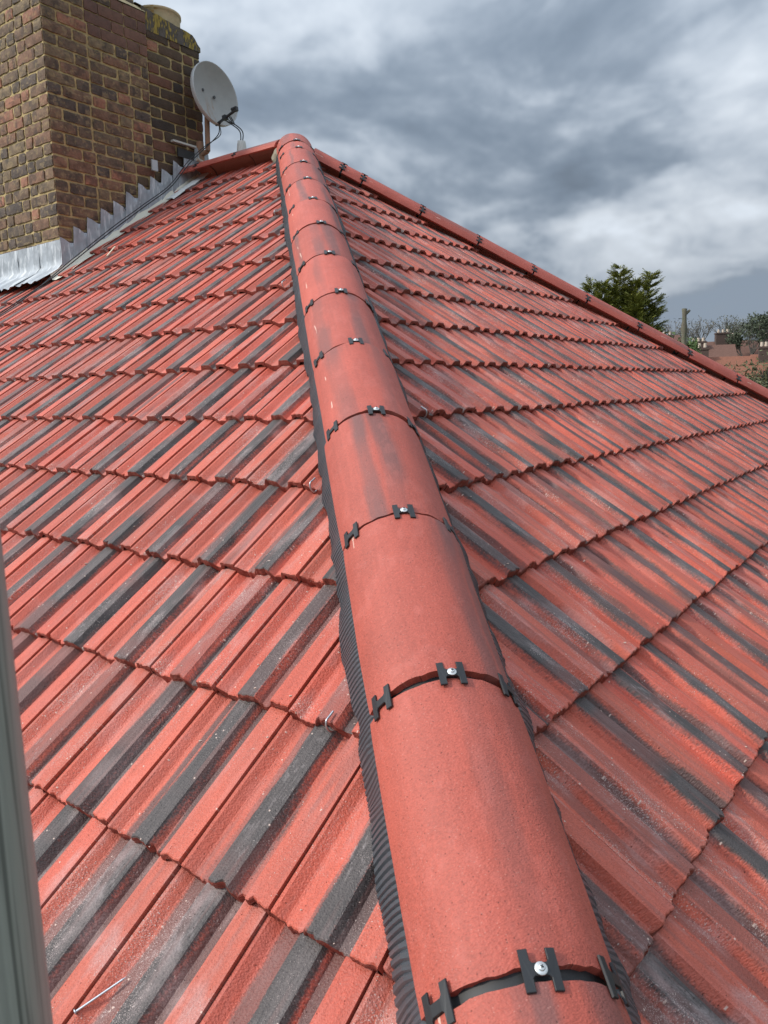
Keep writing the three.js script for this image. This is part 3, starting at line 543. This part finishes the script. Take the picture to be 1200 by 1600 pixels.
  for (let k = 0; k < 2; k++) {
    const o = k * .014, w = k * .02;
    solo('cable', tube([dw(-.01, -.21, .12), dw(-.04, -.245, .09), CP(1.36 - k * .02, 1.17, .13), CP(1.22, 1.06 - o, .10), CP(1.06, .92 - o, .09 + w), CP(.88, .72 - o, .085 + o), CP(.62, .53 - o, .09 + o), CP(.36, .345 - o, .10 + w), CP(.12, .165 - o, .115 + o), CP(-.06, .03 - o, .13 + o), SL(-.985 + w, .018, 1.62), SL(-.96 - w * 2, .014, 1.80), SL(-.97 - k * .05, .016, 2.02), SL(-1.1 - k * .10, .012, 2.3), SL(-1.35 - k * .12, .012, 2.55)],   .0033 + k * .0006, 220, 8), cableMat,
      ['black cable running from dish down beside the lead flashing', 'thin lower black cable beside the other along the flashing'][k], 'cable', 'cables from the dish');
  }
  const cap = dL.clone().multiplyScalar(.685).addScaledVector(dR, .16); const capP = V(cap.x, .075, cap.z);
  for (let k = 0; k < 2; k++) solo('cable', tube([dw(.0 + k * .02, -.20, .15), dw(.01 + k * .02, -.26, .17), V(-.475 + k * .02, .37, -.60 + k * .01), V(capP.x - .01 + k * .02, .30, capP.z), V(capP.x - .005 + k * .012, .21, capP.z)], .0042, 60, 7), cableMat, ['left thin black lead from dish into the white cap', 'right thin black lead from dish into the white cap'][k], 'cable', 'leads into the white cap');
  const vent = thing('cable_entry_cap', 'small white plastic cable cap standing behind the ridge', 'cable cap'); vent.position.copy(capP);
  const wp = std({ color: lin(.58, .57, .53), roughness: .55 });
  part('cap_body', new THREE.LatheGeometry([[.046, -.05], [.044, .02], [.034, .12], [.030, .152], [.022, .155], [.020, .13], [0, .13]].map(p => new THREE.Vector2(...p)), 24), wp, vent);
  part('cap_collar', new THREE.CylinderGeometry(.055, .062, .03, 20).translate(0, -.01, 0), wp, vent);
}

// ------------------------------------------------------------------ small things on the roof
{
  const steel = std({ color: lin(.55, .56, .58), roughness: .35, metalness: .9 });
  const SL = (x, y, s) => slopeL.localToWorld(V(x, y, s)), SR = (x, y, s) => slopeR.localToWorld(V(x, y, s));
  const nail = thing('roofing_nail', 'loose silver nail lying on the lowest tiles by the pole', 'nail');
  { const a = SL(2.838, -.006, 4.467), b = SL(2.869, -.019, 4.403), ax = b.clone().sub(a).normalize(); nail.position.copy(a); const l = p => p.clone().sub(a); part('shank', rod(V(0, 0, 0), l(b), .0019, .0018, 8), steel, nail); part('point', rod(l(b), l(b).addScaledVector(ax, .006), .0018, .0002, 8), steel, nail); part('head', rod(ax.clone().multiplyScalar(-.0012), V(0, 0, 0), .0045, .0045, 12), steel, nail); }
  const hook = (mk, x, s, label, k) => { const pts = [mk(x, .004, s - .018), mk(x, .005, s - .009), mk(x, .006, s + .004), mk(x + .001, -.006, s + .012), mk(x + .001, -.022, s + .007), mk(x, -.026, s - .012)]; solo('tile_hook', tube(pts, .0021, 40, 7), steel, label, 'tile hook', 'wire hooks holding cut tiles'); };
  const hookAt = (side, lat, k) => { const s = FRONT[side][k]; return (side === 'L' ? s * CT - lat : -s * CT + lat); };
  hook(SL, hookAt('L', .25, 6), FRONT.L[6], 'small wire tile hook beside the hip roll, seventh course of sunlit slope');
  hook(SL, hookAt('L', .23, 10), FRONT.L[10], 'bright wire tile hook beside the hip, fourth course from the bottom left');
  hook(SL, hookAt('L', .26, 12), FRONT.L[12], 'lowest wire tile hook on the sunlit slope beside the pleated roll');
  hook(SL, hookAt('L', .25, 3), FRONT.L[3], 'wire tile hook high on the sunlit slope near the hip top');
  hook(SR, hookAt('R', .30, 9), FRONT.R[9], 'wire hook over a small cut tile right of the capping');
  const pin = thing('roofing_nail', 'bright nail sticking out beside the nearest capping joint', 'nail');
  { const a = SR(hookAt('R', .17, 13), .012, 4.18), b = SR(hookAt('R', .205, 13), .008, 4.255); pin.position.copy(a); part('shank', rod(V(0, 0, 0), b.clone().sub(a), .0022, .0018, 8), steel, pin); part('head', rod(V(0, 0, 0), a.clone().sub(b).setLength(.0015), .0045, .0045, 12), steel, pin); }
  // crumbs of tile and mortar
  const r = rng(611), cr = [], add = (mk, x, s, sz) => { const g = new THREE.IcosahedronGeometry(sz, 0), p = g.attributes.position; const k = r() * 50; for (let i = 0; i < p.count; i++) { const q = .6 + .8 * hash(Math.round(p.getX(i) * 1e6), Math.round(p.getY(i) * 1e6), Math.floor(k)); p.setXYZ(i, p.getX(i) * q * 1.3, p.getY(i) * q * .6, p.getZ(i) * q); } g.computeVertexNormals(); const w = mk(x, 0, s); g.translate(w.x, w.y, w.z); cr.push(g); };
  const phL = 2.660 - 16 * TW, phR = -2.675 - 6 * TW;
  for (let i = 0; i < 520; i++) { const L = r() < .6, row = 9 + Math.floor(r() * 6), s = FRONT[L ? 'L' : 'R'][row] - (r() < .4 ? r() * .03 : r() * GA), w = (r() ** 1.5) * 1.5, x = L ? s * CT - .17 - w : -s * CT + .18 + w; let f = (x - (L ? phL : phR)) / TW; f -= Math.floor(f); const y = roofTop(f, s, L ? 'L' : 'R'), sz = .0007 + .0022 * Math.pow(r(), 5); add((X, Y, Z) => (L ? SL : SR)(X, y + sz * .3, Z), x, s, sz); }
  const crumbs = solo('mortar_crumbs', mergeGeometries(cr), std({ color: lin(.55, .40, .33), roughness: .9 }), 'pale crumbs of tile and cement scattered over the near tiles', 'crumbs'); crumbs.userData.kind = 'stuff';
  const splinter = solo('wood_splinter', new THREE.BoxGeometry(.012, .004, .17).applyMatrix4(slopeL.matrixWorld.clone().multiply(M4().makeTranslation(-.73, -.004, 1.24)).multiply(M4().makeRotationY(.5))), std({ color: lin(.62, .55, .42), roughness: .8 }), 'pale sliver lying on the tiles below the chimney', 'splinter');
}

// ------------------------------------------------------------------ scaffold pole
{
  const t = makeTex(256, 1024, (i, j) => { const a = fbm(i * .05, j * .006, 4, 240), b = fbm(i * .2, j * .05, 3, 241), c = step(.54, .70, fbm(i * .11, j * .02, 4, 242)), d = hash(i, j, 243); const v = .72 + .4 * a + .3 * (b - .5) + (d - .5) * .08; return [mix(.42 * v, .10, c * .75), mix(.415 * v, .10, c * .75), mix(.39 * v, .095, c * .75)]; });
  const p = thing('scaffold_pole', 'grey galvanised scaffold pole close at the left edge', 'scaffold pole');
  const a = V(-.4362, -2.0449, 5.2178), m = std({ map: t, roughness: .5, metalness: .35 });
  p.position.copy(a); p.rotation.z = .006;
  part('tube', new THREE.CylinderGeometry(.02415, .02415, 9.4, 40, 1, true).translate(0, -1.9, 0), m, p);
  part('end_cap', new THREE.CylinderGeometry(.0245, .0245, .02, 32).translate(0, 2.80, 0), m, p);
}

// ------------------------------------------------------------------ ground, neighbouring houses and trees
const groundY = (x, z) => { const d = Math.max(0, (x * .52 - z * .85) - 40); return -8.6 + Math.min(15, d * .075) + (fbm(x * .02, z * .02, 3, 250) - .5) * 1.2 * clamp(d / 40); };
{
  const n = 140, rows = [], S = 1400; for (let j = 0; j <= n; j++) { const row = []; for (let i = 0; i <= n; i++) { const cx = (i / n - .5) * 2, cz = (j / n - .5) * 2, x = Math.sign(cx) * cx * cx * S, z = Math.sign(cz) * cz * cz * S; row.push([x, groundY(x, z), z, x * .06, z * .06]); } rows.push(row); }
  const tex = makeTex(512, 512, (i, j) => { const a = fbm(i * .02, j * .02, 5, 251), b = fbm(i * .1, j * .1, 3, 252); const t = .6 + .8 * b; return [mix(.075, .045, a) * t, mix(.085, .075, a) * t, mix(.04, .03, a) * t]; });
  const g = solo('ground', patch(rows, false), std({ map: tex, roughness: .95 })); g.userData = { kind: 'structure' };
  // walls of the house under the roof
  const E = (S0 + (ROWS - 1) * GA) * CT - .35, yE = -(S0 + (ROWS - 1) * GA) * ST - .1, w = thing('house_wall', 'walls of the house under the tiled roof', 'wall'); w.position.set(0, groundY(0, 0), 0); w.rotation.y = Math.PI / 4;
  part('wall', box(E + 3 + E, yE - groundY(0, 0), 2 * E, (E - (E + 3)) / 2 * -1 * -1, (yE - groundY(0, 0)) / 2, 0), std({ color: lin(.34, .26, .2), roughness: .9 }), w);
}
const bark = std({ color: lin(.14, .12, .10), roughness: .95 });
const barkTex = makeTex(128, 256, (i, j) => { const a = fbm(i * .12, j * .03, 4, 260), b = hash(i, j, 261), m = step(.5, .7, fbm(i * .05, j * .05, 3, 262)); const t = .55 + .8 * a + (b - .5) * .2; return [mix(.15, .12, m) * t, mix(.13, .125, m) * t, mix(.095, .08, m) * t]; });
{ // the cut trunk
  const base = [15.36, -22.16], gy = groundY(...base), t = thing('cut_tree_trunk', 'bare topped tree trunk standing up beside the conifer', 'tree trunk'); t.position.set(base[0], gy, base[1]);
  const H = 1.21 - gy, rows = []; for (let j = 0; j <= 40; j++) { const row = [], q = j / 40; for (let i = 0; i <= 18; i++) { const a = i / 18 * Math.PI * 2, k = (mix(.24, .082, Math.pow(q, .6)) + .035 * Math.exp(-(((q * H - (H - .72)) / .14) ** 2)) + .03 * Math.exp(-(((q * H - (H - .07)) / .08) ** 2))) * (1 + .22 * (n2(Math.cos(a) * 1.6 + 5, q * 22 + Math.sin(a) * 1.6, 263) - .5)); row.push([Math.cos(a) * k + .05 * Math.sin(q * 9), q * H, Math.sin(a) * k, i / 9, q * 6]); } rows.push(row); }
  rows.push(rows[40].map(p => [.05 * Math.sin(9), H + .01, 0, p[3], p[4]]));
  part('trunk', patch(rows, true), std({ map: barkTex, bumpMap: barkTex, bumpScale: .02, roughness: .95 }), t);
  part('branch_stub', rod(V(.05, H - .22, .0), V(.21, H - .06, .06), .06, .045, 9), std({ map: barkTex, roughness: .95 }), t);
}
function leafMats(c) { return std({ color: lin(...c), roughness: .8, side: THREE.DoubleSide }); }
{ // conifer with several leaders
  const base = [18.6, -34.9], gy = groundY(...base), t = thing('conifer_tree', 'dark green conifer rising behind the far capping', 'tree'); t.position.set(base[0], gy, base[1]);
  const r = rng(901), pos = [], nor = [], col = [], twigs = [], tr = [];
  // viewed side: right of the picture is +u
  const u = V(.87, 0, .49), w = V(-.49, 0, .87);
  const leaders = [[.15, 0, 13.35], [1.75, .3, 12.85], [-1.35, .2, 12.75], [-2.2, -.3, 12.0], [.7, -1.1, 12.6], [1.2, .9, 12.0], [-.7, 1.0, 12.5], [2.1, -.4, 11.6], [-.3, .5, 12.2], [.9, .3, 12.5]];
  tr.push(rod(V(0, 0, 0), V(0, 8, 0), .30, .16, 10));
  const spray = (p, dir, len) => { // a flat drooping spray of scale-leaf tips
    const side = new THREE.Vector3().crossVectors(dir, UP).normalize(), n = 9 + Math.floor(r() * 5);
    for (let i = 0; i < n; i++) {
      const q = i / n, at = p.clone().addScaledVector(dir, len * q), out = dir.clone().multiplyScalar(.8).addScaledVector(side, (i % 2 ? 1 : -1) * (.5 + .3 * r())).addScaledVector(UP, (r() - .38) * .5).normalize(), L = (.13 + .15 * r()) * (1.15 - .6 * q), wd = new THREE.Vector3().crossVectors(out, V(r() - .5, r() + .2, r() - .5)).normalize().multiplyScalar(.013 + .013 * r());
      const c0 = .75 + .6 * r(), g0 = r();
      const a = at, b = at.clone().addScaledVector(out, L * .55), c = at.clone().addScaledVector(out, L);
      pos.push(a.x, a.y, a.z, b.x + wd.x, b.y + wd.y, b.z + wd.z, c.x, c.y, c.z, a.x, a.y, a.z, c.x, c.y, c.z, b.x - wd.x, b.y - wd.y, b.z - wd.z);
      for (let k = 0; k < 6; k++) col.push(mix(.14, .22, g0) * c0, mix(.165, .205, g0) * c0, mix(.036, .034, g0) * c0);
    }
  };
  for (const [lu, lw, top] of leaders) {
    const b = u.clone().multiplyScalar(lu).addScaledVector(w, lw), foot = V(b.x * .25, 4, b.z * .25); tr.push(rod(foot, V(b.x, top - .25, b.z), .09, .012, 7));
    const n = 250; for (let i = 0; i < n; i++) {
      const q = Math.pow(r(), .85), y = top - .05 - q * 6.2, ang = r() * 6.283, reach = (.08 + 1.05 * Math.pow(q, .6)) * (r() < .14 ? 1.35 : .5 + .55 * r()), rise = .55 - .35 * q;
      const dir = V(Math.cos(ang), rise, Math.sin(ang)).normalize(), ax = V(mix(b.x, foot.x, clamp((top - y) / (top - 4))), y, mix(b.z, foot.z, clamp((top - y) / (top - 4))));
      const st = 2 + Math.floor(reach * 5); for (let k = 0; k < st; k++) { const s0 = reach * (k + .4) / st; for (let h = 0; h < 2; h++) spray(ax.clone().addScaledVector(dir, s0 * 1.15), dir.clone().addScaledVector(UP, (r() - .5) * .6).normalize(), .22 + .3 * r()); }
      if (i % 3 === 0) tr.push(rod(ax, ax.clone().addScaledVector(dir, reach * 1.1), .014, .004, 4));
    }
  }
  const g = new THREE.BufferGeometry(); g.setAttribute('position', new THREE.Float32BufferAttribute(pos, 3)); g.setAttribute('color', new THREE.Float32BufferAttribute(col, 3)); g.computeVertexNormals();
  console.log('conifer tris', pos.length / 9);
  part('crown', g, std({ vertexColors: true, roughness: .8, side: THREE.DoubleSide }), t);
  part('trunk', merge(tr), bark, t);
}
function farHouse(x, z, turn, w, dp, wallH, roofC, label, chims) {
  const gy = groundY(x, z), h = thing('distant_house', label, 'house', 'houses on the far hillside'); h.position.set(x, gy, z); h.rotation.y = turn;
  const rt = makeTex(64, 64, (i, j) => { const a = fbm(i * .2, j * .35, 3, 270 + Math.round(x)), b = hash(i, j >> 2, 271); const t = .7 + .5 * a + .2 * (b - .5); return [roofC[0] * t, roofC[1] * t, roofC[2] * t]; });
  part('wall', box(w, wallH, dp, 0, wallH / 2, 0), std({ color: lin(.33, .27, .22), roughness: .9 }), h);
  const rh = dp * .36, sh = new THREE.Shape([[-dp / 2 - .3, 0], [dp / 2 + .3, 0], [0, rh]].map(p => new THREE.Vector2(...p))), e = new THREE.ExtrudeGeometry(sh, { depth: w + .3, bevelEnabled: false }); e.rotateY(Math.PI / 2); e.translate(-w / 2 - .15, wallH, 0);
  part('roof', e, std({ map: rt, roughness: .9 }), h);
  const bm = std({ color: lin(.085, .055, .045), roughness: .9 }), wm = std({ color: lin(.72, .72, .70), roughness: .6 }), pm = std({ color: lin(.55, .45, .36), roughness: .8 });
  for (const [cx, cz, cw, ch] of chims) { const c = part('chimney', merge([box(cw, ch, .75, cx, wallH + rh * .55 + ch / 2, cz), box(cw + .12, .14, .87, cx, wallH + rh * .55 + ch - .12, cz)]), bm, h); part('lead_collar', box(cw + .1, .42, .85, cx, wallH + rh * .62, cz), wm, c); for (let k = -1; k < 2; k++) part('pot', new THREE.CylinderGeometry(.12, .14, .4, 10).translate(cx + k * cw * .3, wallH + rh * .55 + ch + .18, cz), pm, c); }
  for (const k of [-.3, 0, .3]) { part('window', box(w * .14, 1.2, .08, w * k, wallH * .6, dp / 2), std({ color: lin(.5, .52, .55), roughness: .3 }), h); }
  return h;
}
{
  const dirAt = (az, d) => [Math.sin(az / 57.2958) * d - .265, -Math.cos(az / 57.2958) * d + 5.66];
  const R1 = [.22, .085, .05], R2c = [.14, .07, .05], R3 = [.16, .10, .075];
  const put = (az, d, turn, w, dp, wh, c, label, ch) => { const [x, z] = dirAt(az, d); return farHouse(x, z, -az / 57.2958 + turn, w, dp, wh, c, label, ch); };
  put(32.0, 74, .05, 7.4, 8, 4.4, R1, 'orange roofed far house with two white collared chimneys', [[-2.1, .6, 1.5, 2.1], [3.1, .6, 1.1, 2.0]]);
  put(36.2, 78, .05, 7, 8, 4.4, R1, 'orange roofed far house at the right edge of the picture', [[-1.5, .6, 1.2, 2.0]]);
  put(29.7, 92, .1, 9, 8, 4.9, R2c, 'brown roofed far house with two dark chimneys by the cut trunk', [[-2.6, .5, 2.0, 2.5], [.9, .6, 1.6, 1.7]]);
  put(33.2, 105, .3, 9, 8, 4.9, R2c, 'brown roofed far house behind the orange roofs', [[-2.8, .5, 1.7, 2.3], [2.5, .5, 1.4, 2]]);
  put(31.4, 128, -.2, 9, 8, 4.3, R3, 'pale walled house highest on the far hill', [[2, .5, 1.4, 2]]);
  put(38.0, 118, .2, 10, 9, 5.5, R2c, 'far house on the hill just past the picture edge', [[2, .5, 1.4, 2]]);
  put(26.5, 110, .2, 10, 9, 5.5, R2c, 'far house hidden low behind the cut trunk', [[2, .5, 1.4, 2]]);
  // broadleaf trees
  const tree = (az, d, H, W, c, leafy, label, seed, group) => {
    const [x, z] = dirAt(az, d), gy = groundY(x, z), t = thing('distant_tree', label, 'tree', group); t.position.set(x, gy, z);
    const r = rng(seed), tw = [], pos = [], col = [];
    const grow = (p, dir, len, rad, lv) => { const e = p.clone().addScaledVector(dir, len); tw.push(rod(p, e, rad, rad * .62, 5)); if (lv === 0) { tips.push(e); return; } const n = lv > 2 ? 4 : 3; for (let i = 0; i < n; i++) { const nd = dir.clone().multiplyScalar(1.0).add(V((r() - .5) * 1.7, (r() - .15) * .9, (r() - .5) * 1.7)).normalize(); grow(e.clone().addScaledVector(dir, -len * .25 * r()), nd, len * (.58 + .22 * r()), rad * .55, lv - 1); } };
    const tips = []; grow(V(0, 0, 0), V(0, 1, 0), H * .30, H * .022, 4);
    let mx = 0, my = 0; for (const p of tips) { mx = Math.max(mx, Math.hypot(p.x, p.z)); my = Math.max(my, p.y); }
    const sx = W / 2 / mx, sy = H / my; const S = g => { g.scale(sx, sy, sx); return g; };
    part('trunk', S(merge(tw)), std({ color: lin(.13, .115, .10), roughness: .95 }), t);
    const lf = []; for (const p of tips) for (let k = 0; k < leafy; k++) { const q = V(p.x * sx + (r() - .5) * W * .17, p.y * sy + (r() - .5) * H * .12, p.z * sx + (r() - .5) * W * .17), s = H * .012 * (.7 + r()), a = V(r() - .5, r() - .5, r() - .5).normalize().multiplyScalar(s), b = V(r() - .5, r() - .5, r() - .5).normalize().multiplyScalar(s), k2 = .7 + .7 * r(); lf.push(q.x - a.x, q.y - a.y, q.z - a.z, q.x + b.x, q.y + b.y, q.z + b.z, q.x + a.x, q.y + a.y, q.z + a.z); for (let j = 0; j < 3; j++) col.push(c[0] * k2, c[1] * k2, c[2] * k2); }
    if (lf.length) { const g = new THREE.BufferGeometry(); g.setAttribute('position', new THREE.Float32BufferAttribute(lf, 3)); g.setAttribute('color', new THREE.Float32BufferAttribute(col, 3)); g.computeVertexNormals(); part('crown', g, std({ vertexColors: true, roughness: .85, side: THREE.DoubleSide }), t); }
  };
  const grp = 'trees on the far hillside';
  tree(35.2, 48, 8.1, 9, [.10, .105, .05], 26, 'olive green tree at the lower right edge below the orange roofs', 71, grp);
  tree(32.8, 43, 6.6, 6, [.085, .095, .045], 24, 'low olive green bush behind the end of the far capping', 72, grp);
  tree(33.6, 100, 10.6, 5, [.07, .085, .05], 22, 'tall pointed green tree on the hill above the orange roofs', 73, grp);
  tree(28.9, 125, 10.5, 7, [.11, .10, .075], 3, 'bare brown tree on the skyline just right of the cut trunk', 74, grp);
  tree(30.4, 150, 11.0, 10, [.11, .10, .075], 3, 'wide bare tree on the skyline above the brown roofs', 75, grp);
  tree(31.6, 155, 10.8, 11, [.10, .10, .07], 4, 'bare tree on the skyline above the pale walled house', 76, grp);
  tree(32.9, 150, 10.2, 9, [.09, .095, .06], 8, 'thin green tree on the skyline left of the tall pointed one', 77, grp);
  tree(29.4, 62, 9.0, 3.6, [.10, .15, .05], 24, 'small bright green tree at the foot of the cut trunk', 78, grp);
  tree(35.6, 130, 10.5, 10, [.10, .10, .06], 10, 'brown green tree on the skyline at the right edge', 79, grp);
}
renderer.render(scene, camera);
